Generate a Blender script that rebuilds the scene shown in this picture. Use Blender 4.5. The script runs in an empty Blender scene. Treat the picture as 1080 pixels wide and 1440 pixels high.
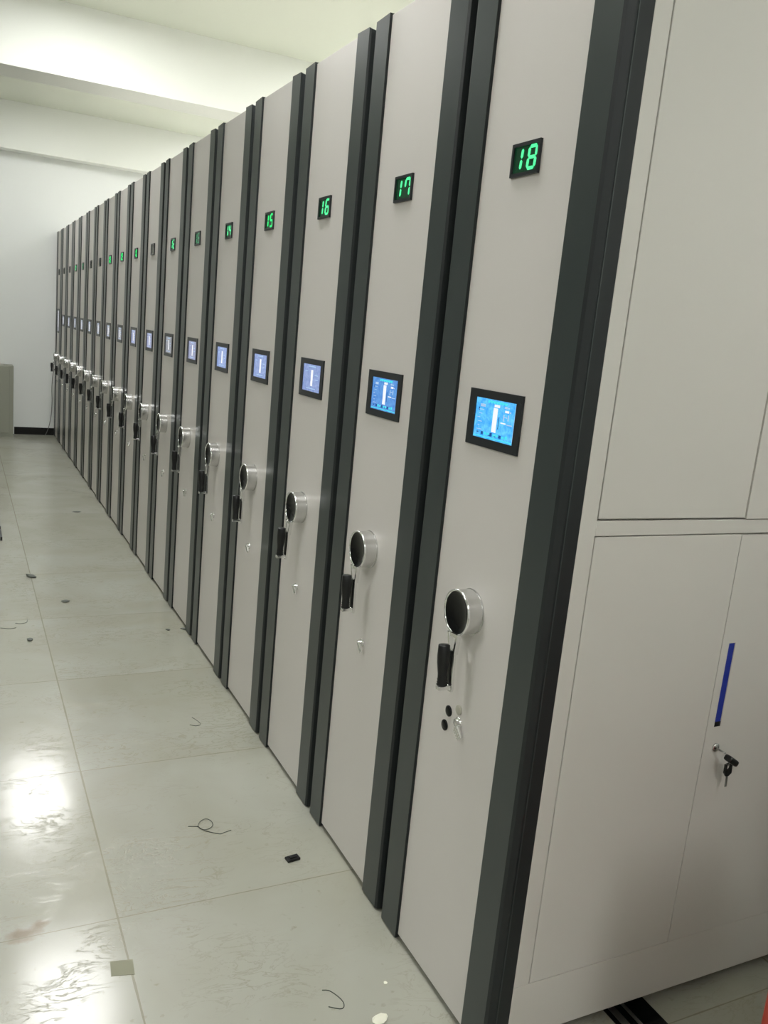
import bpy, bmesh, math, random
from mathutils import Vector, Matrix
random.seed(7)
SC = bpy.context.scene
COL = SC.collection

# ------------------------------------------------------------------ camera, world, exposure
Z0 = 0.015                       # underside of the shelving panels above the floor
cam_d = bpy.data.cameras.new('camera'); cam = bpy.data.objects.new('camera', cam_d); COL.objects.link(cam)
cam.location = (-1.04396, -1.73412, 1.55331 + Z0)
cam.rotation_mode = 'XYZ'
cam.rotation_euler = (1.3693491, -0.0945253, -0.4510104)
cam_d.sensor_fit = 'VERTICAL'; cam_d.sensor_height = 36.0; cam_d.lens = 1202.0/1440*36
cam_d.clip_start = 0.02; cam_d.clip_end = 60
SC.camera = cam
SC.view_settings.view_transform = 'Standard'; SC.view_settings.look = 'None'
SC.view_settings.gamma = 1.0; SC.view_settings.use_curve_mapping = False
SC.view_settings.exposure = 0.0
W = bpy.data.worlds.new('world'); SC.world = W; W.use_nodes = True
W.node_tree.nodes['Background'].inputs[0].default_value = (0.8, 0.85, 0.8, 1)
W.node_tree.nodes['Background'].inputs[1].default_value = 0.02

LAMP = (1.0, 0.995, 0.985)
CEIL = 3.733
LIGHT_POWER = 23.0               # emission of the lamp diffusers
LAMP_SPOTS = [(-0.27, -3.3), (-0.27, 0.6), (-0.31, 4.25), (-0.31, 7.4),
              (2.3, 0.6), (2.3, 4.4), (2.3, 8.2),
              (-3.4, -3.3), (-3.4, 0.6)]  # last pair added out of view, to brighten the shelving fronts

# ------------------------------------------------------------------ materials
def mat(name, col, rough=0.5, metal=0.0, spec=0.5, emit=None, es=0.0, coat=0.0):
    m = bpy.data.materials.new(name); m.use_nodes = True
    b = m.node_tree.nodes['Principled BSDF']
    b.inputs['Base Color'].default_value = (*col, 1)
    b.inputs['Roughness'].default_value = rough
    b.inputs['Metallic'].default_value = metal
    b.inputs['Specular IOR Level'].default_value = spec
    b.inputs['Coat Weight'].default_value = coat
    if emit:
        b.inputs['Emission Color'].default_value = (*emit, 1)
        b.inputs['Emission Strength'].default_value = es
    return m
def nd(nt, typ, **kw):
    n = nt.nodes.new(typ)
    for k, v in kw.items():
        if k in n.inputs: n.inputs[k].default_value = v
        else: setattr(n, k, v)
    return n
def mottled(name, c1, c2, scale=3.0, rough=0.5, metal=0.0, bump=0.0, bscale=200.0, spec=0.5, detail=3.0):
    m = mat(name, c1, rough, metal, spec); nt = m.node_tree; b = nt.nodes['Principled BSDF']
    tc = nd(nt, 'ShaderNodeTexCoord'); n = nd(nt, 'ShaderNodeTexNoise', Scale=scale, Detail=detail)
    nt.links.new(tc.outputs['Object'], n.inputs['Vector'])
    mx = nd(nt, 'ShaderNodeMix', data_type='RGBA')
    mx.inputs[6].default_value = (*c1, 1); mx.inputs[7].default_value = (*c2, 1)
    nt.links.new(n.outputs['Fac'], mx.inputs[0]); nt.links.new(mx.outputs[2], b.inputs['Base Color'])
    if bump:
        n2 = nd(nt, 'ShaderNodeTexNoise', Scale=bscale, Detail=2.0)
        nt.links.new(tc.outputs['Object'], n2.inputs['Vector'])
        bp = nd(nt, 'ShaderNodeBump', Strength=bump, Distance=0.001)
        nt.links.new(n2.outputs['Fac'], bp.inputs['Height']); nt.links.new(bp.outputs[0], b.inputs['Normal'])
    return m

M = {}
M['panel'] = mottled('panel_paint', (0.68, 0.655, 0.62), (0.71, 0.685, 0.65), 2.0, 0.38, 0, 0.05, 900)
M['door'] = mottled('door_paint', (0.63, 0.615, 0.565), (0.66, 0.645, 0.595), 1.5, 0.42, 0, 0.05, 900)
M['strip'] = mottled('charcoal_strip', (0.028, 0.039, 0.038), (0.037, 0.048, 0.047), 5.0, 0.32, 0, 0.10, 1200, 0.7)
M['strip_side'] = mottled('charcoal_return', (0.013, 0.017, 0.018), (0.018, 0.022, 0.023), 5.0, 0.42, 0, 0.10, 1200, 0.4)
M['black'] = mat('black_plastic', (0.006, 0.0065, 0.0065), 0.32, 0, 0.4)
M['gloss'] = mat('black_gloss', (0.003, 0.004, 0.004), 0.10, 0, 0.22)
M['dark'] = mat('plinth_dark', (0.05, 0.045, 0.035), 0.7)
M['chrome'] = mat('chrome', (0.86, 0.86, 0.86), 0.12, 1.0)
M['brushed'] = mat('brushed_aluminium', (0.68, 0.68, 0.67), 0.24, 1.0)
M['steel'] = mat('dull_steel', (0.35, 0.35, 0.34), 0.35, 1.0)
M['bezel'] = mat('screen_bezel', (0.016, 0.019, 0.022), 0.33)
M['blue'] = mottled('blue_plastic', (0.006, 0.020, 0.26), (0.010, 0.035, 0.36), 6.0, 0.35)
M['red'] = mottled('red_plastic', (0.42, 0.045, 0.025), (0.48, 0.06, 0.035), 3.0, 0.45)
M['ceiling'] = mottled('ceiling_paint', (0.66, 0.69, 0.60), (0.70, 0.73, 0.63), 0.8, 0.9)
M['beam'] = mottled('beam_paint', (0.78, 0.80, 0.75), (0.81, 0.83, 0.78), 0.8, 0.9)
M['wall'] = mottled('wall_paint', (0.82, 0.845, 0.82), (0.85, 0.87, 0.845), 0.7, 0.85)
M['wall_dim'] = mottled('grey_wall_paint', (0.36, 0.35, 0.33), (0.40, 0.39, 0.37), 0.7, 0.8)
M['base'] = mat('black_skirting', (0.006, 0.006, 0.005), 0.5, 0, 0.3)
M['lowcab'] = mottled('grey_green_paint', (0.30, 0.31, 0.25), (0.33, 0.34, 0.28), 2.0, 0.5)
M['cable'] = mat('grey_cable', (0.16, 0.16, 0.15), 0.5)
M['wire'] = mat('dark_wire', (0.06, 0.07, 0.055), 0.5)
M['tape'] = mottled('grey_tape', (0.27, 0.27, 0.20), (0.31, 0.31, 0.23), 12, 0.8, spec=0.2)
M['chip'] = mat('cream_chip', (0.80, 0.80, 0.66), 0.6)
M['cap'] = mat('pale_cap', (0.42, 0.41, 0.34), 0.4)
M['lampbody'] = mat('lamp_body_white', (0.8, 0.8, 0.8), 0.5)
M['lamp'] = mat('lamp_diffuser', (0.9, 0.9, 0.9), 0.5, emit=LAMP, es=LIGHT_POWER)
M['digit_bg'] = mat('display_window', (0.004, 0.016, 0.008), 0.25)

def digit_mat(name, col, s): return mat(name, (0.02, 0.1, 0.04), 0.4, emit=col, es=s)
M['dig_hi'] = digit_mat('digit_green_bright', (0.02, 1.0, 0.22), 1.15)
M['dig_core'] = digit_mat('digit_green_core', (0.09, 1.0, 0.36), 1.1)
M['dig_lo'] = digit_mat('digit_green_dim', (0.10, 0.55, 0.28), 0.55)
M['dig_off'] = mat('digit_unlit', (0.10, 0.12, 0.10), 0.3)
M['win_grn'] = mat('display_window_glow', (0.006, 0.02, 0.012), 0.25, emit=(0.01, 0.25, 0.08), es=0.10)
M['win_off'] = mat('display_window_off', (0.24, 0.25, 0.23), 0.25)

def screen_mat(name, c1, c2, s):
    m = mat(name, (0.02, 0.03, 0.04), 0.18); nt = m.node_tree; b = nt.nodes['Principled BSDF']
    tc = nd(nt, 'ShaderNodeTexCoord'); n = nd(nt, 'ShaderNodeTexNoise', Scale=70.0, Detail=5.0, Roughness=0.75)
    nt.links.new(tc.outputs['Object'], n.inputs['Vector'])
    r = nd(nt, 'ShaderNodeValToRGB'); r.color_ramp.elements[0].position = 0.38; r.color_ramp.elements[1].position = 0.64
    r.color_ramp.elements[0].color = (*c1, 1); r.color_ramp.elements[1].color = (*c2, 1)
    nt.links.new(n.outputs['Fac'], r.inputs[0]); nt.links.new(r.outputs[0], b.inputs['Emission Color'])
    b.inputs['Emission Strength'].default_value = s
    return m
M['scr0'] = screen_mat('screen_bright_blue', (0.035, 0.36, 0.90), (0.15, 0.64, 1.0), 1.05)
M['scr1'] = screen_mat('screen_blue', (0.07, 0.27, 0.80), (0.16, 0.45, 0.95), 0.80)
M['scr2'] = screen_mat('screen_pale_blue', (0.22, 0.32, 0.66), (0.40, 0.50, 0.84), 0.82)
M['scr3'] = screen_mat('screen_lavender', (0.33, 0.37, 0.62), (0.45, 0.48, 0.72), 0.68)
M['scr4'] = screen_mat('screen_grey_lavender', (0.36, 0.37, 0.43), (0.44, 0.46, 0.53), 0.55)
M['mark_w'] = mat('screen_mark_white', (0.1, 0.1, 0.1), 0.3, emit=(0.93, 0.95, 1.0), es=0.95)
M['mark_c'] = mat('screen_mark_cyan', (0.0, 0.1, 0.1), 0.3, emit=(0.08, 0.85, 1.0), es=0.85)
M['mark_p'] = mat('screen_mark_pale', (0.1, 0.1, 0.1), 0.3, emit=(0.45, 0.68, 1.0), es=0.8)
M['mark_d'] = mat('screen_mark_navy', (0.0, 0.02, 0.1), 0.3, emit=(0.01, 0.12, 0.45), es=0.6)

# marble-look floor tiles 0.8 m, thin joints, smears
def floor_material():
    m = mat('floor_tiles', (0.6, 0.6, 0.5), 0.2); nt = m.node_tree; b = nt.nodes['Principled BSDF']; L = nt.links.new
    geo = nd(nt, 'ShaderNodeNewGeometry')
    mp = nd(nt, 'ShaderNodeMapping'); L(geo.outputs['Position'], mp.inputs['Vector'])
    mp.inputs['Location'].default_value = (0.674, -0.314, 0)          # a joint crossing at the origin
    sp = nd(nt, 'ShaderNodeSeparateXYZ'); L(mp.outputs[0], sp.inputs[0])
    def M1(op, a, bb=None):
        n = nd(nt, 'ShaderNodeMath', operation=op)
        for i, v in enumerate((a, bb)):
            if v is None: continue
            if isinstance(v, (int, float)): n.inputs[i].default_value = v
            else: L(v, n.inputs[i])
        return n.outputs[0]
    T = 0.8028
    js = []; ids = []
    for k in ('X', 'Y'):
        d = M1('DIVIDE', sp.outputs[k], T); ids.append(M1('FLOOR', d))
        f = M1('PINGPONG', d, 0.5)                     # 0 at the joint
        js.append(M1('MULTIPLY', f, T))
    wob = nd(nt, 'ShaderNodeTexNoise', Scale=9.0, Detail=3.0); L(geo.outputs['Position'], wob.inputs['Vector'])
    jw = M1('MULTIPLY', wob.outputs['Fac'], 0.0042)
    jx = M1('LESS_THAN', js[0], M1('ADD', jw, 0.0004)); jy = M1('LESS_THAN', js[1], M1('ADD', M1('MULTIPLY', jw, 0.8), 0.0))
    joint = M1('MAXIMUM', jx, jy)
    cmb = nd(nt, 'ShaderNodeCombineXYZ'); L(ids[0], cmb.inputs[0]); L(ids[1], cmb.inputs[1])
    wn = nd(nt, 'ShaderNodeTexWhiteNoise', noise_dimensions='3D'); L(cmb.outputs[0], wn.inputs['Vector'])
    # tile-shifted coordinates so each tile has its own figure
    va = nd(nt, 'ShaderNodeVectorMath', operation='MULTIPLY_ADD'); L(wn.outputs['Color'], va.inputs[0])
    va.inputs[1].default_value = (7, 7, 7); L(geo.outputs['Position'], va.inputs[2])
    n1 = nd(nt, 'ShaderNodeTexNoise', Scale=2.2, Detail=4.0, Distortion=0.6); L(va.outputs[0], n1.inputs['Vector'])
    r1 = nd(nt, 'ShaderNodeValToRGB'); L(n1.outputs['Fac'], r1.inputs[0])
    r1.color_ramp.elements[0].position = 0.3; r1.color_ramp.elements[0].color = (0.34, 0.335, 0.27, 1)
    r1.color_ramp.elements[1].position = 0.7; r1.color_ramp.elements[1].color = (0.395, 0.40, 0.345, 1)
    # short wiry marble scratches
    w = nd(nt, 'ShaderNodeMapping'); L(va.outputs[0], w.inputs['Vector']); w.inputs['Scale'].default_value = (1.0, 2.2, 1.0); w.inputs['Rotation'].default_value = (0, 0, 0.5)
    n2 = nd(nt, 'ShaderNodeTexNoise', Scale=7.0, Detail=6.0, Roughness=0.62, Distortion=1.6); L(w.outputs[0], n2.inputs['Vector'])
    a = M1('ABSOLUTE', M1('SUBTRACT', n2.outputs['Fac'], 0.5))
    vein = nd(nt, 'ShaderNodeMapRange'); L(a, vein.inputs[0]); vein.inputs[1].default_value = 0.0; vein.inputs[2].default_value = 0.022
    vein.inputs[3].default_value = 1.0; vein.inputs[4].default_value = 0.0
    n3 = nd(nt, 'ShaderNodeTexNoise', Scale=3.2, Detail=3.0); L(va.outputs[0], n3.inputs['Vector'])
    gate = nd(nt, 'ShaderNodeMapRange'); L(n3.outputs['Fac'], gate.inputs[0]); gate.inputs[1].default_value = 0.44; gate.inputs[2].default_value = 0.62
    v = M1('MULTIPLY', vein.outputs[0], gate.outputs[0])
    # dark blotch specks
    n4 = nd(nt, 'ShaderNodeTexNoise', Scale=34.0, Detail=3.0); L(geo.outputs['Position'], n4.inputs['Vector'])
    sp2 = nd(nt, 'ShaderNodeMapRange'); L(n4.outputs['Fac'], sp2.inputs[0]); sp2.inputs[1].default_value = 0.66; sp2.inputs[2].default_value = 0.76
    v2 = M1('MAXIMUM', M1('MULTIPLY', v, 0.62), M1('MULTIPLY', sp2.outputs[0], 0.55))
    mx = nd(nt, 'ShaderNodeMix', data_type='RGBA'); L(v2, mx.inputs[0]); L(r1.outputs[0], mx.inputs[6]); mx.inputs[7].default_value = (0.26, 0.25, 0.175, 1)
    # two brown scuffs by the joints
    prev = mx.outputs[2]
    for cx, cy, rx in ((-0.905, 0.325, 0.055), (-0.86, 0.355, 0.03)):
        mpp = nd(nt, 'ShaderNodeMapping'); L(geo.outputs['Position'], mpp.inputs['Vector'])
        mpp.inputs['Location'].default_value = (-cx/rx, -cy/(rx*0.6), 0); mpp.inputs['Scale'].default_value = (1/rx, 1/(rx*0.6), 0)
        ln = nd(nt, 'ShaderNodeVectorMath', operation='LENGTH'); L(mpp.outputs[0], ln.inputs[0])
        rr = M1('ADD', ln.outputs['Value'], M1('MULTIPLY', n4.outputs['Fac'], 1.4))
        mr = nd(nt, 'ShaderNodeMapRange'); L(rr, mr.inputs[0]); mr.inputs[1].default_value = 0.9; mr.inputs[2].default_value = 1.7; mr.inputs[3].default_value = 0.8; mr.inputs[4].default_value = 0.0
        m2 = nd(nt, 'ShaderNodeMix', data_type='RGBA'); L(mr.outputs[0], m2.inputs[0]); L(prev, m2.inputs[6]); m2.inputs[7].default_value = (0.20, 0.14, 0.08, 1); prev = m2.outputs[2]
    mj = nd(nt, 'ShaderNodeMix', data_type='RGBA'); L(M1('MULTIPLY', joint, 0.62), mj.inputs[0]); L(prev, mj.inputs[6]); mj.inputs[7].default_value = (0.19, 0.17, 0.11, 1)
    L(mj.outputs[2], b.inputs['Base Color'])
    # gloss, smeared
    n5 = nd(nt, 'ShaderNodeTexNoise', Scale=6.0, Detail=5.0); L(geo.outputs['Position'], n5.inputs['Vector'])
    rg = nd(nt, 'ShaderNodeMapRange'); L(n5.outputs['Fac'], rg.inputs[0]); rg.inputs[3].default_value = 0.11; rg.inputs[4].default_value = 0.22
    L(rg.outputs[0], b.inputs['Roughness'])
    b.inputs['Specular IOR Level'].default_value = 0.5
    n6 = nd(nt, 'ShaderNodeTexNoise', Scale=14.0, Detail=3.0); L(va.outputs[0], n6.inputs['Vector'])
    h = M1('SUBTRACT', M1('MULTIPLY', n6.outputs['Fac'], 0.35), M1('MULTIPLY', M1('MAXIMUM', joint, v), 0.5))
    bp = nd(nt, 'ShaderNodeBump', Strength=0.25, Distance=0.002); L(h, bp.inputs['Height']); L(bp.outputs[0], b.inputs['Normal'])
    return m
M['floor'] = floor_material()

# ------------------------------------------------------------------ mesh helpers
def box(bm, a, b, mi=0, bev=0.0, seg=2):
    x0, y0, z0 = a; x1, y1, z1 = b
    vs = [bm.verts.new(p) for p in ((x0,y0,z0),(x1,y0,z0),(x1,y1,z0),(x0,y1,z0),(x0,y0,z1),(x1,y0,z1),(x1,y1,z1),(x0,y1,z1))]
    fs = [bm.faces.new([vs[i] for i in f]) for f in ((0,3,2,1),(4,5,6,7),(0,1,5,4),(1,2,6,5),(2,3,7,6),(3,0,4,7))]
    for f in fs: f.material_index = mi
    if bev:
        es = set(e for f in fs for e in f.edges)
        r = bmesh.ops.bevel(bm, geom=list(es), offset=bev, segments=seg, affect='EDGES', profile=0.5)
        for f in r['faces']: f.material_index = mi
def lathe(bm, prof, axis='X', n=40, mi=0, c=(0,0,0), smooth=True):
    """prof = [(t, r)] along the axis; closed ends when r == 0"""
    rings = []
    for t, r in prof:
        ring = []
        if r < 1e-6:
            p = (t,0,0) if axis == 'X' else (0,0,t)
            ring = [bm.verts.new(Vector(p)+Vector(c))]
        else:
            for i in range(n):
                a = 2*math.pi*i/n
                p = (t, r*math.cos(a), r*math.sin(a)) if axis == 'X' else (r*math.cos(a), r*math.sin(a), t)
                ring.append(bm.verts.new(Vector(p)+Vector(c)))
        rings.append(ring)
    for A, B in zip(rings, rings[1:]):
        for i in range(n):
            j = (i+1) % n
            if len(A) == 1 and len(B) == 1: continue
            if len(A) == 1: f = bm.faces.new((A[0], B[i], B[j]))
            elif len(B) == 1: f = bm.faces.new((A[i], A[j], B[0]))
            else: f = bm.faces.new((A[i], A[j], B[j], B[i]))
            f.material_index = mi; f.smooth = smooth
def tube(bm, pts, r, n=8, mi=0):
    pts = [Vector(p) for p in pts]; rings = []
    for i, p in enumerate(pts):
        d = (pts[min(i+1, len(pts)-1)]-pts[max(i-1, 0)]).normalized()
        u = d.cross(Vector((0,0,1)))
        if u.length < 1e-3: u = d.cross(Vector((1,0,0)))
        u.normalize(); v = d.cross(u)
        rings.append([bm.verts.new(p+u*r*math.cos(2*math.pi*k/n)+v*r*math.sin(2*math.pi*k/n)) for k in range(n)])
    for A, B in zip(rings, rings[1:]):
        for k in range(n):
            f = bm.faces.new((A[k], A[(k+1)%n], B[(k+1)%n], B[k])); f.smooth = True; f.material_index = mi
    for ring in (rings[0], rings[-1]):
        f = bm.faces.new(ring); f.material_index = mi
def smooth_path(pts, k=6):
    P = [Vector(p) for p in pts]; out = []
    for i in range(len(P)-1):
        p0, p1, p2, p3 = P[max(i-1,0)], P[i], P[i+1], P[min(i+2,len(P)-1)]
        for j in range(k):
            t = j/k
            out.append(0.5*((2*p1)+(p2-p0)*t+(2*p0-5*p1+4*p2-p3)*t*t+(3*p1-p0-3*p2+p3)*t**3))
    return out+[P[-1]]
def mesh(name, bm, mats):
    bmesh.ops.recalc_face_normals(bm, faces=bm.faces[:])
    me = bpy.data.meshes.new(name); bm.to_mesh(me); bm.free()
    for m in (mats if isinstance(mats, (list, tuple)) else [mats]): me.materials.append(M[m])
    return me
def obj(name, bm_or_me, mats=None, parent=None, loc=(0,0,0), rot=(0,0,0)):
    me = bm_or_me if isinstance(bm_or_me, bpy.types.Mesh) else mesh(name, bm_or_me, mats)
    o = bpy.data.objects.new(name, me); COL.objects.link(o); o.location = loc; o.rotation_euler = rot
    if parent: o.parent = parent
    return o
def tag(o, label, cat, group=None):
    o['label'] = label; o['category'] = cat
    if group: o['group'] = group
    return o
def empty(name, loc): 
    o = bpy.data.objects.new(name, None); COL.objects.link(o); o.location = loc; o.empty_display_size = 0.1
    return o
def struct(name, boxes, m, bev=0.0):
    bm = bmesh.new()
    for a, b in boxes: box(bm, a, b, 0, bev)
    o = obj(name, bm, m); o['kind'] = 'structure'; return o

# ------------------------------------------------------------------ the room
XL, XR, YN, YE = -5.2, 4.6, -5.2, 9.51
struct('floor', [((XL, YN, -0.1), (XR, YE, 0.0))], 'floor')
struct('ceiling', [((XL, YN, CEIL), (XR, YE, CEIL+0.1))], 'ceiling')
struct('wall_back', [((XL-0.1, YE, -0.1), (XR+0.1, YE+0.1, CEIL+0.1))], 'wall')
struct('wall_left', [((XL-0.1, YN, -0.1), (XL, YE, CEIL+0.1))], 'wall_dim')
struct('wall_right', [((XR, YN, -0.1), (XR+0.1, YE, CEIL+0.1))], 'wall')
struct('wall_front', [((XL-0.1, YN-0.1, -0.1), (XR+0.1, YN, CEIL+0.1))], 'wall')
BZ = 3.23
struct('wall_light_blocker', [((0.50, -1.45, 0.0), (XR, -1.25, CEIL))], 'wall')  # unseen wall added to shade the door side of the nearest unit
struct('trim_1', [((XL, 5.53, BZ), (XR, 5.91, CEIL))], 'beam')
struct('trim_2', [((XL, 9.30, BZ), (XR, YE, CEIL))], 'beam')
struct('trim_3', [((XL, 1.80, BZ), (XR, 2.17, CEIL))], 'beam')
struct('trim_4', [((XL, -2.10, BZ), (XR, -1.73, CEIL))], 'beam')
struct('baseboard_back', [((-0.455, YE-0.014, 0.0), (2.2, YE, 0.088))], 'base', 0.002)

# ------------------------------------------------------------------ ceiling lights
bm = bmesh.new(); box(bm, (-0.32, -0.62, -0.028), (0.32, 0.62, 0.0), 0, 0.004); lb = mesh('light_housing', bm, 'lampbody')
bm = bmesh.new(); box(bm, (-0.29, -0.59, -0.036), (0.29, 0.59, -0.029)); ld = mesh('diffuser', bm, 'lamp')
for i, (x, y) in enumerate(LAMP_SPOTS):
    t = empty('ceiling_light', (x, y, CEIL-0.003))
    row = 'over the aisle' if -1 < x < 1 else ('over the shelving' if x > 1 else 'added out of view at the left')
    tag(t, 'white rectangular ceiling light %s, %s' % (row, {-3.3: 'behind the camera', 0.6: 'above the nearest units', 4.25: 'before the deep beam', 4.4: 'before the deep beam', 7.4: 'near the end wall', 4.6: 'before the deep beam', 8.2: 'near the end wall'}[y]),
        'ceiling light', 'flush ceiling lights')
    obj('light_housing', lb, None, t); obj('diffuser', ld, None, t)

# ------------------------------------------------------------------ mobile shelving units
H = 2.4                      # panel height (unit-local z starts at the panel's foot)
PW, SF, SN = 0.339, 0.096, 0.095
DEPTH = 2.80
N_Y0 = {n: (18-n)*0.55234 for n in range(1, 19)}

def strip_mesh(y0, y1, outer):
    bm = bmesh.new()
    zb, zt = -0.010, H+0.004
    # plan: thin front flange that wraps back on the outer side, front corners eased
    c = 0.012
    if outer < 0: pts = [(0.052, y0), (c, y0), (c*0.3-0.007, y0+c*0.35), (-0.007, y0+c), (-0.007, y1), (0.052, y1)]
    else:         pts = [(0.052, y0), (-0.007, y0), (-0.007, y1-c), (c*0.3-0.007, y1-c*0.35), (c, y1), (0.052, y1)]
    lo = [bm.verts.new((x, y, zb)) for x, y in pts]
    # top corner on the outer side is clipped
    def zt_at(y):
        d = (y-y0) if outer < 0 else (y1-y)
        return zt-0.012*max(0, 1-d/0.016)
    hi = [bm.verts.new((x, y, zt_at(y))) for x, y in pts]
    n = len(pts)
    for i in range(n):
        f = bm.faces.new((lo[i], lo[(i+1)%n], hi[(i+1)%n], hi[i]))
        a, b = pts[i], pts[(i+1)%n]
        if not (abs(a[0]+0.007) < 1e-6 and abs(b[0]+0.007) < 1e-6): f.material_index = 1     # returns darker than the front, with gap shade put into the black
        e = y0 if outer < 0 else y1
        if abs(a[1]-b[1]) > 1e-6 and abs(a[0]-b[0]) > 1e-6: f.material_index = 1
    bm.faces.new(lo); bm.faces.new(hi)
    ye = y0 if outer < 0 else y1
    box(bm, (0.0165, min(ye, ye+0.0012*outer), zb), (0.019, max(ye, ye+0.0012*outer), zt-0.014), 0)   # fine raised bead along the return
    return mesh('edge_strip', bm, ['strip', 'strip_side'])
ME = {}
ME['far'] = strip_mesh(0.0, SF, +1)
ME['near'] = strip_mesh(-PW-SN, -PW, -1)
bm = bmesh.new(); box(bm, (0.0, -PW+0.0005, 0.0), (0.05, -0.0005, H), 0, 0.0015, 1); ME['panel'] = mesh('front_panel', bm, 'panel')
bm = bmesh.new(); box(bm, (0.012, -PW-SN+0.02, -Z0+0.0005), (0.05, SF-0.02, 0.0)); ME['toe'] = mesh('toe_plinth', bm, 'dark')
def body_mesh(plain=True):
    bm = bmesh.new(); y0, y1 = -PW-SN+0.002, SF-0.002
    z0 = 0.03
    if plain:      # open shelving: uprights, shelves, top and base
        box(bm, (0.053, y0, z0), (DEPTH, y1, 0.17), 0)
        box(bm, (0.053, y0, H-0.04), (DEPTH, y1, H-0.004), 0)
        for x in (0.053, 0.97, 1.885, DEPTH-0.03): box(bm, (x, y0, 0.17), (x+0.03, y1, H-0.04), 0)
        box(bm, (0.083, -0.18, 0.17), (DEPTH-0.03, -0.16, H-0.04), 0)
        for k in range(1, 6):
            z = 0.17+k*(H-0.21)/6
            box(bm, (0.083, y0+0.004, z), (DEPTH-0.03, y1-0.004, z+0.025), 0)
    return bm
ME['body'] = mesh('carcass', body_mesh(), 'door')
# number display housing
DY0, DY1, DZ0, DZ1 = -0.220, -0.121, 1.905, 1.971
def display_mesh(window):
    bm = bmesh.new()
    t = 0.007
    box(bm, (-0.006, DY0, DZ0), (0.0, DY0+t, DZ1), 0); box(bm, (-0.006, DY1-t, DZ0), (0.0, DY1, DZ1), 0)
    box(bm, (-0.006, DY0+t, DZ0), (0.0, DY1-t, DZ0+t), 0); box(bm, (-0.006, DY0+t, DZ1-t), (0.0, DY1-t, DZ1), 0)
    box(bm, (-0.0025, DY0+t, DZ0+t), (0.0, DY1-t, DZ1-t), 1)
    return mesh('number_display', bm, ['bezel', window])
ME['disp'] = display_mesh('win_grn'); ME['disp_off'] = display_mesh('win_off')
SEG = {'0':'abcdef','1':'bc','2':'abged','3':'abgcd','4':'fgbc','5':'afgcd','6':'afgedc','7':'fabc','8':'abcdefg','9':'abcdfg'}
def digits_mesh(num, m):
    bm = bmesh.new()
    # viewer sees +y on the left; u runs to the viewer's right
    w, h, t = 0.0250, 0.042, 0.0066
    zc = (DZ0+DZ1)/2+0.001
    def bar(u0, v0, u1, v1):
        du, dv = u1-u0, v1-v0; L = math.hypot(du, dv); du/=L; dv/=L
        nu, nv = -dv, du; k = t*0.5; e = t*0.5
        out = [(u0, v0), (u0+du*e+nu*k, v0+dv*e+nv*k), (u1-du*e+nu*k, v1-dv*e+nv*k), (u1, v1), (u1-du*e-nu*k, v1-dv*e-nv*k), (u0+du*e-nu*k, v0+dv*e-nv*k)]
        f_, b_ = [], []
        for u, v in out:
            u2 = u+v*0.10                               # slanted figures
            f_.append(bm.verts.new((-0.0040, -u2, zc+v))); b_.append(bm.verts.new((-0.0020, -u2, zc+v)))
        bm.faces.new(f_); bm.faces.new(b_)
        for i in range(6): bm.faces.new((f_[i], f_[(i+1)%6], b_[(i+1)%6], b_[i]))
    for ch, uc in zip(num, (0.1465, 0.1925)):
        g = 0.0012; L, R_, T, B, C = uc-w/2, uc+w/2, h/2, -h/2, 0
        if num[0] == '1' and ch == '1' and uc < 0.16: L, R_ = L, uc+0.009
        S = {'a':(L+g,T,R_-g,T),'b':(R_,T-g,R_,C+g),'c':(R_,C-g,R_,B+g),'d':(L+g,B,R_-g,B),'e':(L,C-g,L,B+g),'f':(L,T-g,L,C+g),'g':(L+g,C,R_-g,C)}
        for s in SEG[ch]: bar(*S[s])
    return mesh('digits', bm, m)
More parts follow.
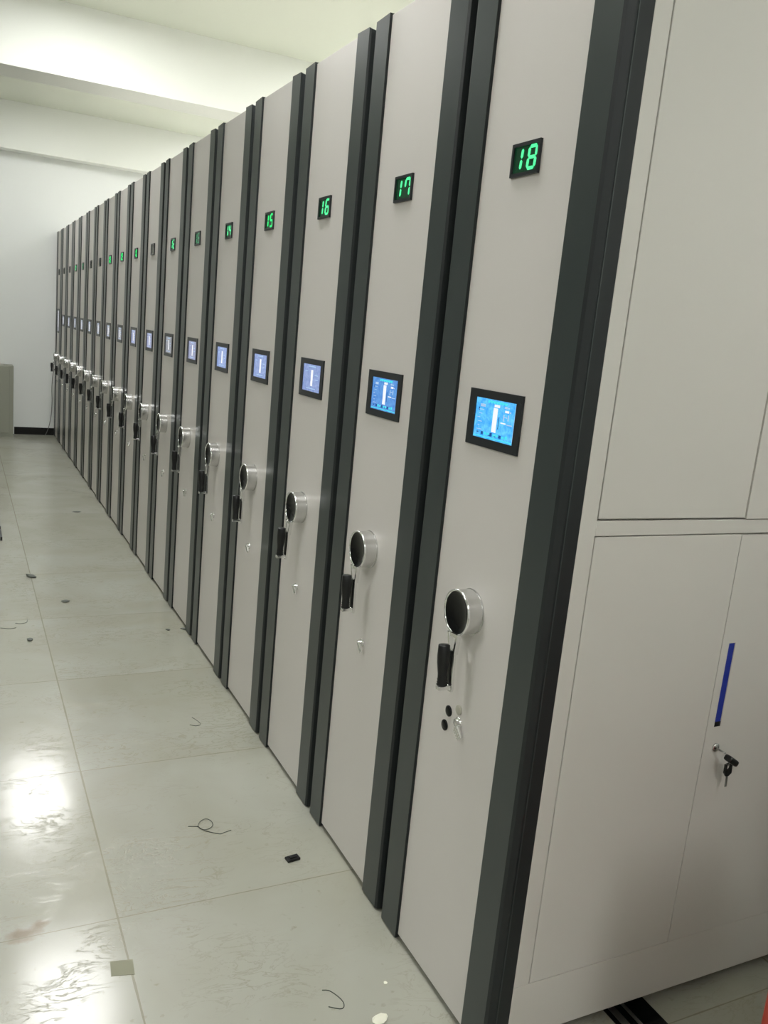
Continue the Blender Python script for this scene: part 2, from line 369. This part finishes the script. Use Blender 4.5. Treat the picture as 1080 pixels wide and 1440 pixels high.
# touch screen
SY0, SY1, SZ0, SZ1 = -0.270, -0.064, 1.337, 1.462
def bezel_mesh(z0=SZ0, z1=SZ1):
    bm = bmesh.new(); a0, a1, b0, b1 = -0.2485, -0.0905, z0+0.019, z1-0.018
    f = -0.0045
    box(bm, (f, SY0, z0), (0, a0, z1)); box(bm, (f, a1, z0), (0, SY1, z1))
    box(bm, (f, a0, z0), (0, a1, b0)); box(bm, (f, a0, b1), (0, a1, z1))
    lathe(bm, [(f-0.0002, 0.0), (f-0.0002, 0.0022), (f+0.001, 0.0022)], 'X', 12, 0, (0, -0.262, 1.446))
    return mesh('touchscreen', bm, ['bezel'])
ME['bezel'] = bezel_mesh(); ME['bezel_tall'] = bezel_mesh(1.245, 1.52)
def glass_mesh(scr, detail, z0=SZ0, z1=SZ1):
    bm = bmesh.new(); a0, a1, b0, b1 = -0.2485, -0.0905, z0+0.019, z1-0.018
    box(bm, (-0.002, a0, b0), (-0.0002, a1, b1), 0)
    def mk(u0, u1, v0, v1, mi):     # u from the left (viewer), v from the bottom, 0..1
        y1_ = a1+(a0-a1)*u0; y0_ = a1+(a0-a1)*u1
        box(bm, (-0.0026, y0_, b0+(b1-b0)*v0), (-0.0019, y1_, b0+(b1-b0)*v1), mi)
    mk(0.455, 0.56, 0.20, 0.80, 1)
    if not detail and z1 == SZ1:
        mk(0.30, 0.70, 0.90, 0.94, 3); mk(0.66, 0.84, 0.60, 0.63, 3); mk(0.70, 0.86, 0.44, 0.465, 3); mk(0.12, 0.28, 0.72, 0.75, 3); mk(0.22, 0.74, 0.09, 0.12, 3)
    if detail:
        mk(0.47, 0.60, 0.82, 0.885, 1)
        rr = random.Random(3)
        mk(0.30, 0.78, 0.925, 0.965, 2)
        for i in range(7): u = 0.30+i*0.07; mk(u, u+0.045, 0.90, 0.925, 2)
        mk(0.02, 0.96, 0.030, 0.055, 2)
        for i in range(9):
            u = 0.20+i*0.075; mk(u, u+0.05, 0.085+rr.random()*0.02, 0.15+rr.random()*0.03, 2 if i % 3 else 4)
        for i in range(3): mk(0.38+i*0.13, 0.44+i*0.13, 0.09, 0.115, 4)
        mk(0.72, 0.78, 0.83, 0.88, 3); mk(0.80, 0.84, 0.84, 0.865, 3); mk(0.74, 0.83, 0.735, 0.79, 1); mk(0.85, 0.88, 0.74, 0.77, 3)
        mk(0.71, 0.73, 0.52, 0.68, 3); mk(0.82, 0.84, 0.55, 0.69, 3); mk(0.74, 0.80, 0.61, 0.63, 3)
        mk(0.66, 0.78, 0.455, 0.485, 1); mk(0.81, 0.93, 0.44, 0.465, 3)
        for i in range(6):
            mk(0.05+rr.random()*0.06, 0.13+rr.random()*0.10, 0.2+i*0.10, 0.215+i*0.10, 3)
        mk(0.12, 0.24, 0.78, 0.85, 3); mk(0.08, 0.10, 0.68, 0.76, 4); mk(0.60, 0.612, 0.30, 0.60, 4)
        mk(0.09, 0.13, 0.12, 0.15, 4); mk(0.975, 0.995, 0.05, 0.95, 3)
    return mesh('display_glass', bm, [scr, 'mark_w', 'mark_c', 'mark_p', 'mark_d'])
# crank drum
HC = (0.0, -0.167, 0.962)
bm = bmesh.new()
for pr in ([(0.0, 0.0), (0.0, 0.0530)], [(0.0, 0.0530), (-0.003, 0.0535)], [(-0.003, 0.0535), (-0.0032, 0.0520)], [(-0.0032, 0.0520), (-0.036, 0.0520)]):
    lathe(bm, pr, 'X', 64, 0)
for pr in ([(-0.036, 0.0520), (-0.0365, 0.0535)], [(-0.0365, 0.0535), (-0.0390, 0.0542), (-0.0412, 0.0535), (-0.0422, 0.0512), (-0.0415, 0.0492), (-0.039, 0.0485)]):
    lathe(bm, pr, 'X', 64, 1)
ME['hub'] = mesh('crank_hub', bm, ['brushed', 'chrome'])
bm = bmesh.new(); lathe(bm, [(-0.0400, 0.0490), (-0.0392, 0.0465), (-0.0368, 0.040), (-0.0345, 0.030), (-0.0330, 0.018), (-0.0325, 0.0)], 'X', 56)
ME['face'] = mesh('hub_cap', bm, 'gloss')
bm = bmesh.new()   # arm, hangs from the rim: a forked root that closes into a flat bar
def prism(bm, poly, x0, x1, mi=0):
    A = [bm.verts.new((x0, y, z)) for y, z in poly]; B = [bm.verts.new((x1, y, z)) for y, z in poly]
    for f in (bm.faces.new(A), bm.faces.new(B)): f.material_index = mi
    n = len(poly)
    for i in range(n): bm.faces.new((A[i], A[(i+1)%n], B[(i+1)%n], B[i])).material_index = mi
prism(bm, [(-0.022, -0.047), (-0.015, -0.049), (-0.0085, -0.082), (-0.0085, -0.095), (-0.012, -0.095)], -0.047, -0.036)
prism(bm, [(0.022, -0.047), (0.015, -0.049), (0.0085, -0.082), (0.0085, -0.095), (0.012, -0.095)], -0.047, -0.036)
prism(bm, [(-0.017, -0.0475), (0.017, -0.0475), (0.013, -0.056), (-0.013, -0.056)], -0.046, -0.037)
prism(bm, [(-0.012, -0.084), (0.012, -0.084), (0.0105, -0.176), (0.007, -0.184), (-0.007, -0.184), (-0.0105, -0.176)], -0.046, -0.040)
box(bm, (-0.0490, -0.0030, -0.168), (-0.0462, 0.0098, -0.088), 1, 0.0008, 1)
box(bm, (-0.078, -0.0075, -0.178), (-0.0455, 0.0075, -0.168), 0, 0.002)        # hinge lug under the grip
lathe(bm, [(-0.050, 0.0), (-0.050, 0.006), (-0.046, 0.006)], 'X', 20, 0, (0, 0, -0.173))
ME['arm'] = mesh('crank_arm', bm, ['chrome', 'black'])
bm = bmesh.new(); gx = -0.066
lathe(bm, [(-0.168, 0.0000), (-0.168, 0.0116), (-0.164, 0.0127), (-0.162, 0.0105), (-0.159, 0.0124), (-0.156, 0.0105), (-0.153, 0.0119), (-0.150, 0.0108), (-0.140, 0.0110), (-0.115, 0.0141), (-0.098, 0.0147), (-0.074, 0.0134), (-0.0725, 0.0123), (-0.072, 0.0000)], 'Z', 28, 0, (gx, 0, 0))
ME['grip'] = mesh('grip', bm, 'black')
# lock knob
bm = bmesh.new()
lathe(bm, [(0.0, 0.0), (0.0, 0.0125), (-0.003, 0.0125), (-0.004, 0.010), (-0.012, 0.0095), (-0.013, 0.0)], 'X', 28, 0)
mt = Matrix.Rotation(math.radians(-46), 4, 'X')
b2 = bmesh.new(); box(b2, (-0.016, -0.0060, -0.030), (-0.006, 0.0060, 0.006), 0, 0.003)
for v in b2.verts: v.co = mt @ v.co
tmp = bpy.data.meshes.new('t'); b2.to_mesh(tmp); b2.free(); bm.from_mesh(tmp)
ME['lock'] = mesh('lock_knob', bm, 'chrome')
# lock with a ribbed lever (unit 18)
bm = bmesh.new()
lathe(bm, [(0.0, 0.0), (0.0, 0.0125), (-0.003, 0.0125), (-0.004, 0.0105), (-0.010, 0.0095), (-0.011, 0.0)], 'X', 28, 0, (0, 0.004, 0.009))
b2 = bmesh.new(); box(b2, (-0.013, -0.009, -0.030), (-0.003, 0.009, 0.002), 0, 0.003)
for k in range(4): box(b2, (-0.0150, -0.0080, -0.0265+k*0.0065), (-0.0125, 0.0080, -0.0232+k*0.0065), 0, 0.001, 1)
for v in b2.verts: v.co = mt @ v.co
b2.to_mesh(tmp); b2.free(); bm.from_mesh(tmp)
ME['lock_ribbed'] = mesh('lock_knob', bm, 'chrome')
def cap_mesh(m, r, name):
    bm = bmesh.new(); lathe(bm, [(0.0, 0.0), (0.0, r), (-0.0025, r), (-0.004, r*0.8), (-0.0045, 0.0)], 'X', 28); return mesh(name, bm, m)
ME['cap_b'] = cap_mesh('gloss', 0.0135, 'black_button'); ME['cap_p'] = cap_mesh('cap', 0.0125, 'cap')

DISPLAY = {18:('dig_core','disp'),17:('dig_core','disp'),16:('dig_core','disp'),15:('dig_hi','disp'),14:('dig_core','disp'),13:('dig_lo','disp'),12:('dig_core','disp'),
           11:('dig_off','disp_off'),10:('dig_hi','disp'),9:('dig_hi','disp'),8:('dig_hi','disp'),7:('dig_off','disp_off'),6:('dig_off','disp_off'),5:('dig_lo','disp_off'),
           4:('dig_core','disp_off'),3:('dig_off','disp_off'),2:('dig_off','disp_off'),1:('dig_off','disp_off')}
SCREEN = {18:'scr0',17:'scr1',16:'scr2',15:'scr2',14:'scr2',13:'scr3',12:'scr4',11:'scr3',10:'scr3',9:'scr4'}
ORD = ['last and farthest', 'second from the end wall', 'third from the end wall', 'fourth from the end wall', 'fifth from the end wall', 'sixth from the end wall', 'seventh from the end wall', 'eighth from the end wall', 'ninth from the end wall']
NTH = {18:'nearest', 17:'second', 16:'third', 15:'fourth', 14:'fifth', 13:'sixth', 12:'seventh', 11:'eighth', 10:'ninth'}
def label(n):
    if n == 18: return 'grey shelving unit numbered 18, nearest the camera, with doors and blue handle on its side'
    if n >= 14: return 'grey shelving unit with charcoal edges, green display reading %d, %s from the camera' % (n, NTH[n])
    if n == 11: return 'grey shelving unit with an unlit grey number display, eighth from the camera'
    if n >= 10: return 'narrow-looking grey shelving unit with charcoal edges and lit green display, %s from the camera' % NTH[n]
    if n == 1: return 'farthest grey shelving unit with tall screen frame, standing against the white end wall'
    return 'distant grey shelving unit with chrome crank and charcoal edges, %s' % ORD[n-1]
glass_cache = {}
def glass(scr, detail):
    k = (scr, detail)
    if k not in glass_cache: glass_cache[k] = glass_mesh(scr, detail)
    return glass_cache[k]
TILT = {18: 5, 17: 4, 16: -2, 15: 3, 14: 5, 13: 2, 12: 6, 11: 3, 10: -2, 9: 4, 8: 1, 7: 4, 6: 2, 5: -3, 4: 4, 3: 1, 2: 3, 1: 4}
for n in range(18, 0, -1):
    u = empty('mobile_shelving_unit', (0, N_Y0[n], Z0))
    tag(u, label(n), 'shelving unit', 'row of numbered mobile shelving units')
    if n != 18: obj('carcass', ME['body'], None, u)
    obj('front_panel', ME['panel'], None, u)
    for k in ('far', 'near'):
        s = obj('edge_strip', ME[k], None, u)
    obj('toe_plinth', ME['toe'], None, u)
    dm, hm = DISPLAY[n]
    d = obj('number_display', ME[hm], None, u); obj('digits', digits_mesh('%02d' % n, dm), None, d)
    if n == 1:
        t = obj('touchscreen', ME['bezel_tall'], None, u); obj('display_glass', glass_mesh('scr4', False, 1.245, 1.52), None, t)
    else:
        t = obj('touchscreen', ME['bezel'], None, u)
        obj('display_glass', glass(SCREEN.get(n, 'scr4'), n >= 17), None, t)
    hub = obj('crank_hub', ME['hub'], None, u, HC); obj('hub_cap', ME['face'], None, hub)
    hub['label'] = 'round chrome crank hub with a glossy black face'
    r = (math.radians(-TILT[n]), 0, 0)
    obj('crank_arm', ME['arm'], None, hub, (0, 0, 0), r)
    g = obj('grip', ME['grip'], None, hub, (0, 0, 0), r)
    g['label'] = 'black folding grip'
    lk = obj('lock_knob', ME['lock_ribbed' if n == 18 else 'lock'], None, u, (0, -0.175, 0.682))
    lk['label'] = 'small chrome lock knob'
    if n == 18:
        for y, z in ((-0.123, 0.698), (-0.112, 0.657)):
            obj('button', ME['cap_b'], None, u, (0, y, z))['label'] = 'round black button'
        obj('screw_cap', ME['cap_p'], None, u, (0, -0.165, 0.720))['label'] = 'pale round cap'
        U18 = u

# ---- unit 18: closed end with doors (local z measured from the panel foot)
bm = bmesh.new()
ya, yb = -PW-SN-0.001, SF-0.002
FR = 0.041
ZLO, ZM0, ZM1, ZTOP = 0.1723, 1.2041, 1.2374, 2.36
box(bm, (0.052, ya+0.013, 0.030), (DEPTH, yb, H-0.002), 0)                    # carcass core behind the doors
def fr(x0, x1, z0, z1): box(bm, (x0, ya, z0), (x1, ya+0.0125, z1), 0, 0.001, 1)
fr(0.052, DEPTH, 0.030, ZLO-0.0013)          # plinth face
fr(0.0926, DEPTH-0.0301, ZM0+0.001, ZM1-0.001)       # middle rail
fr(0.052, DEPTH, ZTOP+0.002, H-0.002)
xs = [0.052+0.0415]
secw = (DEPTH-0.0935)/3
for k in range(3):
    x0 = 0.0935+k*secw
    if k: fr(x0-0.02, x0+0.02, ZLO, ZM0); fr(x0-0.02, x0+0.02, ZM1, ZTOP)
fr(0.052, 0.0925, ZLO-0.0012, ZTOP+0.002)
fr(DEPTH-0.03, DEPTH, ZLO-0.0012, ZTOP+0.002)
obj('carcass', bm, 'door', U18)
HY = ya-0.0015
for k in range(3):
    x0 = 0.0935+k*secw+(0.021 if k else 0.0); x1 = 0.0935+(k+1)*secw-(0.021 if k < 2 else 0.031)
    xm = 0.5065 if k == 0 else (x0+x1)/2
    for (z0, z1, up) in ((ZLO, ZM0, False), (ZM1, ZTOP, True)):
        for side in (0, 1):
            hg = 0.0013 if up else 0.0007
            a, b = (x0+(0.0008 if up else 0.0002), xm-hg) if side == 0 else (xm+hg, x1-0.0008)
            front = HY + (0.0 if not (up and side == 1) else -0.002)
            g0 = 0.0012
            gb = 0.0036 if (up and side == 0) else 0.0012      # slack under the left upper leaf
            gt = 0.0030 if (not up and side == 1) else 0.0012  # and over the right lower leaf
            bm = bmesh.new()
            if side == 1:    # the opening leaf has a slot for the pull
                hz0, hz1 = (0.739, 0.946) if not up else (1.52, 1.727)
                hx0, hx1 = a+0.022, a+0.0425
                box(bm, (a, front, z0+gb), (hx0, ya+0.0125, z1-gt)); box(bm, (hx1, front, z0+gb), (b, ya+0.0125, z1-gt))
                box(bm, (hx0, front, z0+gb), (hx1, ya+0.0125, hz0)); box(bm, (hx0, front, hz1), (hx1, ya+0.0125, z1-gt))
                dr = obj('door', bm, 'door', U18)
                bm = bmesh.new()
                box(bm, (hx0+0.0003, front+0.002, hz0+0.012), (hx1-0.0003, ya+0.012, hz1-0.0003), 0)
                box(bm, (hx0+0.0003, front+0.0005, hz0+0.0003), (hx1-0.0003, ya+0.012, hz0+0.012), 1)
                hd = obj('handle', bm, ['blue', 'black'], dr); hd['label'] = 'recessed blue pull strip'
                bm = bmesh.new(); lathe(bm, [(0.0, 0.0), (0.0, 0.0105), (-0.003, 0.0105), (-0.0045, 0.008), (-0.0045, 0.0)], 'X', 24)
                obj('keyhole', bm, 'brushed', dr, (hx0+0.017, front, (0.686 if not up else 1.46)), (0, 0, math.pi/2))
            else:
                box(bm, (a, front, z0+gb), (b, ya+0.0125, z1-gt), 0, 0.0009, 1)
                obj('door', bm, 'door', U18)

# ------------------------------------------------------------------ keys hanging in the side lock
yk = N_Y0[18]+HY
bm = bmesh.new()
tube(bm, [(0.5475, yk-0.002, 0.700), (0.5475, yk-0.030, 0.700)], 0.0022, 8, 1)
mtx = Matrix.Translation((0.5475, yk-0.040, 0.694)) @ Matrix.Rotation(math.radians(32), 4, 'Y')
b2 = bmesh.new(); box(b2, (-0.005, -0.012, -0.0085), (0.030, 0.010, 0.0065), 0, 0.005, 3)
for v in b2.verts: v.co = mtx @ v.co
b2.to_mesh(tmp); b2.free(); bm.from_mesh(tmp)
keys = obj('key', bm, ['black', 'steel']); tag(keys, 'black-headed key sticking out of the lock below the blue handle', 'key')
bm = bmesh.new()
mtx = Matrix.Translation((0.570, yk-0.026, 0.655)) @ Matrix.Rotation(math.radians(-4), 4, 'Y')
b2 = bmesh.new()
# bow with a hole: ring of blocks
prof = [(-0.011, 0.014), (0.008, 0.016), (0.0125, 0.008), (0.0125, -0.012), (0.004, -0.018), (-0.006, -0.017), (-0.0115, -0.008)]
hole = [(-0.004, 0.0085), (0.003, 0.0095), (0.0055, 0.006), (0.005, 0.0), (0.0015, -0.002), (-0.002, -0.002), (-0.0045, 0.001)]
ring = []
for (x, z), (hx, hz) in zip(prof, hole):
    ring.append([b2.verts.new((x, -0.002, z)), b2.verts.new((hx, -0.002, hz+0.001)), b2.verts.new((hx, 0.002, hz+0.001)), b2.verts.new((x, 0.002, z))])
for i in range(7):
    A, B = ring[i], ring[(i+1)%7]
    for k in range(4): b2.faces.new((A[k], B[k], B[(k+1)%4], A[(k+1)%4]))
box(b2, (-0.0025, -0.001, -0.046), (0.0035, 0.001, -0.016), 1)
for v in b2.verts: v.co = mtx @ v.co
b2.to_mesh(tmp); b2.free(); bm.from_mesh(tmp)
tube(bm, smooth_path([(0.562, yk-0.040, 0.684), (0.560, yk-0.034, 0.672), (0.568, yk-0.026, 0.664), (0.578, yk-0.026, 0.672), (0.574, yk-0.036, 0.684), (0.564, yk-0.040, 0.685)]), 0.0009, 6, 1)
k2 = obj('key', bm, ['black', 'steel']); tag(k2, 'black-headed spare key hanging by a ring under the key in the lock', 'key')

# ------------------------------------------------------------------ rails in the floor
def rail(x0, x1, lab):
    t = empty('floor_rail', ((x0+x1)/2, -2.0, 0))
    w = (x1-x0)/2
    bm = bmesh.new(); box(bm, (-w, 0, 0.0), (w, 11.4, 0.002)); obj('base_plate', bm, 'gloss', t)
    bm = bmesh.new(); box(bm, (-w+0.012, 0, 0.002), (-w+0.032, 11.4, 0.005), 0, 0.0008, 1)
    obj('track', bm, 'steel', t)
    bm = bmesh.new(); box(bm, (-0.010, 0, 0.002), (0.0, 11.4, 0.005), 0, 0.0008, 1); obj('track', bm, 'steel', t)
    tag(t, lab, 'rail', 'floor rails under the shelving')
rail(0.372, 0.497, 'dark steel floor rail running out from under the nearest shelving unit')
rail(2.30, 2.425, 'dark steel floor rail under the far ends of the shelving')

# ------------------------------------------------------------------ red box at the right edge
t = empty('plastic_bin', (0.362, -1.03, 0))
bm = bmesh.new()
box(bm, (-0.16, -0.12, 0.0), (0.16, 0.12, 0.92), 0, 0.010, 3); obj('body', bm, 'red', t)
bm = bmesh.new(); box(bm, (-0.162, -0.122, 0.92), (0.162, 0.122, 0.95), 0, 0.008, 2); obj('lid', bm, 'red', t)
tag(t, 'plain upright red bin cut off by the right edge of the photo', 'bin')

# ------------------------------------------------------------------ far end: low cabinet, cable
t = empty('low_cabinet', (-0.92, 9.36, 0))
bm = bmesh.new(); box(bm, (-0.44, -0.14, 0.0), (0.44, 0.135, 0.835), 0, 0.004, 2); obj('body', bm, 'lowcab', t)
for s in (-1, 1):
    bm = bmesh.new(); box(bm, (min(0, s*0.40)+0.002, -0.152, 0.05), (max(0, s*0.40)-0.002, -0.141, 0.825), 0, 0.002, 1)
    d = obj('door', bm, 'lowcab', t)
    bm = bmesh.new(); box(bm, (s*0.03-0.006, -0.166, 0.45), (s*0.03+0.006, -0.153, 0.55), 0, 0.003, 2); obj('handle', bm, 'steel', d)
tag(t, 'low grey-green metal cabinet against the white end wall, left of the shelving', 'cabinet')
bm = bmesh.new()
tube(bm, smooth_path([(-0.012, 9.345, 0.84), (-0.035, 9.36, 0.77), (-0.046, 9.375, 0.60), (-0.040, 9.39, 0.42), (-0.048, 9.40, 0.25), (-0.075, 9.41, 0.10), (-0.11, 9.42, 0.006)]), 0.004, 8)
tag(obj('cable', bm, 'cable'), 'thin grey cable hanging down beside the farthest shelving unit', 'cable')

# ------------------------------------------------------------------ litter on the floor
bm = bmesh.new()
box(bm, (-0.021, -0.0125, 0.0), (0.021, 0.0125, 0.008), 0, 0.002, 2); box(bm, (-0.011, -0.006, 0.008), (0.012, 0.006, 0.0105), 0, 0.001, 1)
tag(obj('plastic_clip', bm, 'black', None, (-0.147, 0.416, 0.0), (0, 0, math.radians(8))), 'small black rectangular plastic piece on the floor near the shelving', 'plastic piece')
def wire(pts, r, lab, k=6):
    bm = bmesh.new(); tube(bm, smooth_path([(x, y, z) for x, y, z in pts], k), r, 6)
    tag(obj('wire_scrap', bm, 'wire'), lab, 'wire', 'wire scraps on the floor')
R0 = 0.0011
wire([(-.402,.678,R0),(-.374,.668,R0),(-.369,.655,R0),(-.352,.632,.002),(-.319,.609,R0),(-.305,.612,R0),(-.28,.618,R0)], R0, 'curled dark wire with a loop, lying on the floor tile')
bm = bmesh.new(); tube(bm, smooth_path([(-.374,.668,.0032),(-.362,.689,.004),(-.341,.699,.004),(-.327,.684,.003),(-.328,.661,.0033),(-.341,.645,.0035),(-.36,.642,.0034),(-.370,.655,.0034),(-.3735,.667,.0032)]), R0, 6)
o = obj('wire_loop', bm, 'wire'); o.parent = bpy.data.objects['wire_scrap']
wire([(-.21,1.431,R0),(-.195,1.387,R0),(-.193,1.361,R0),(-.212,1.353,R0),(-.234,1.368,R0)], R0, 'small hooked bit of dark wire, farthest of the wires on the floor')
wire([(-.258,-.104,R0),(-.241,-.113,R0),(-.227,-.142,R0),(-.225,-.164,R0),(-.237,-.174,R0),(-.263,-.158,R0)], R0, 'bent dark wire nearest the camera, at the bottom of the photo')
wire([(-.80,2.675,R0),(-.775,2.665,R0),(-.748,2.68,R0),(-.742,2.72,R0)], 0.0012, 'thin dark wire lying beside the tile joint at the left')
wire([(-.87,2.62,R0),(-.83,2.60,R0),(-.80,2.61,R0)], 0.0012, 'short dark wire at the left edge of the floor')
def crumb(loc, s, rz, m, lab, cat='debris', name='debris'):
    bm = bmesh.new(); rr = random.Random(int(abs(loc[0]*1000)+abs(loc[1]*77)))
    bmesh.ops.create_icosphere(bm, subdivisions=2, radius=1.0)
    for v in bm.verts:
        v.co = Vector((v.co.x*s[0]*(0.8+0.4*rr.random()), v.co.y*s[1]*(0.8+0.4*rr.random()), max(0.0, (v.co.z*0.5+0.5))*s[2]))
    tag(obj(name, bm, m, None, (loc[0], loc[1], 0), (0, 0, rz)), lab, cat, 'crumbs and scraps on the floor')
crumb((-.223, 5.192), (.035, .02, .006), 0, 'wire', 'small dark scrap on the far floor, out in the middle of the aisle')
crumb((-.672, 3.473), (.020, .045, .012), .5, 'wire', 'dark scrap lying on the far tile joint')
crumb((-.533, 2.982), (.020, .02, .008), .2, 'wire', 'small dark crumb right of the tile joint')
crumb((-.010, 2.436), (.012, .02, .008), .9, 'wire', 'dark crumb touching the foot of the shelving')
crumb((-.093, 2.443), (.010, .014, .006), .4, 'wire', 'tiny dark crumb just away from the foot of the shelving')
crumb((-.749, 2.429), (.014, .02, .008), .1, 'wire', 'small dark crumb left of the tile joint')
crumb((-.165, -.235), (.022, .014, .006), .2, 'chip', 'cream chip on the floor at the bottom of the photo', 'chip', 'chip')
crumb((-.10, -.135), (.005, .005, .003), .2, 'chip', 'tiny pale crumb right of the cream chip', 'chip', 'chip')
bm = bmesh.new(); box(bm, (-0.803, 4.62, 0), (-0.792, 4.86, 0.03), 0, 0.003); box(bm, (-0.806, 4.33, 0), (-0.793, 4.56, 0.025), 0, 0.003)
tag(obj('offcut', bm, 'black'), 'black offcuts at the left edge of the floor', 'offcut')
bm = bmesh.new()
A = [bm.verts.new(p) for p in ((-.722,.109,.0),(-.668,.097,.0),(-.664,.150,.0),(-.717,.160,.0))]
B = [bm.verts.new((v.co.x, v.co.y, .0007)) for v in A]
bm.faces.new(A); bm.faces.new(B)
for i in range(4): bm.faces.new((A[i], A[(i+1)%4], B[(i+1)%4], B[i]))
tag(obj('tape_piece', bm, 'tape'), 'square of grey-green tape stuck over the tile joint', 'tape')
bpy.data.meshes.remove(tmp)
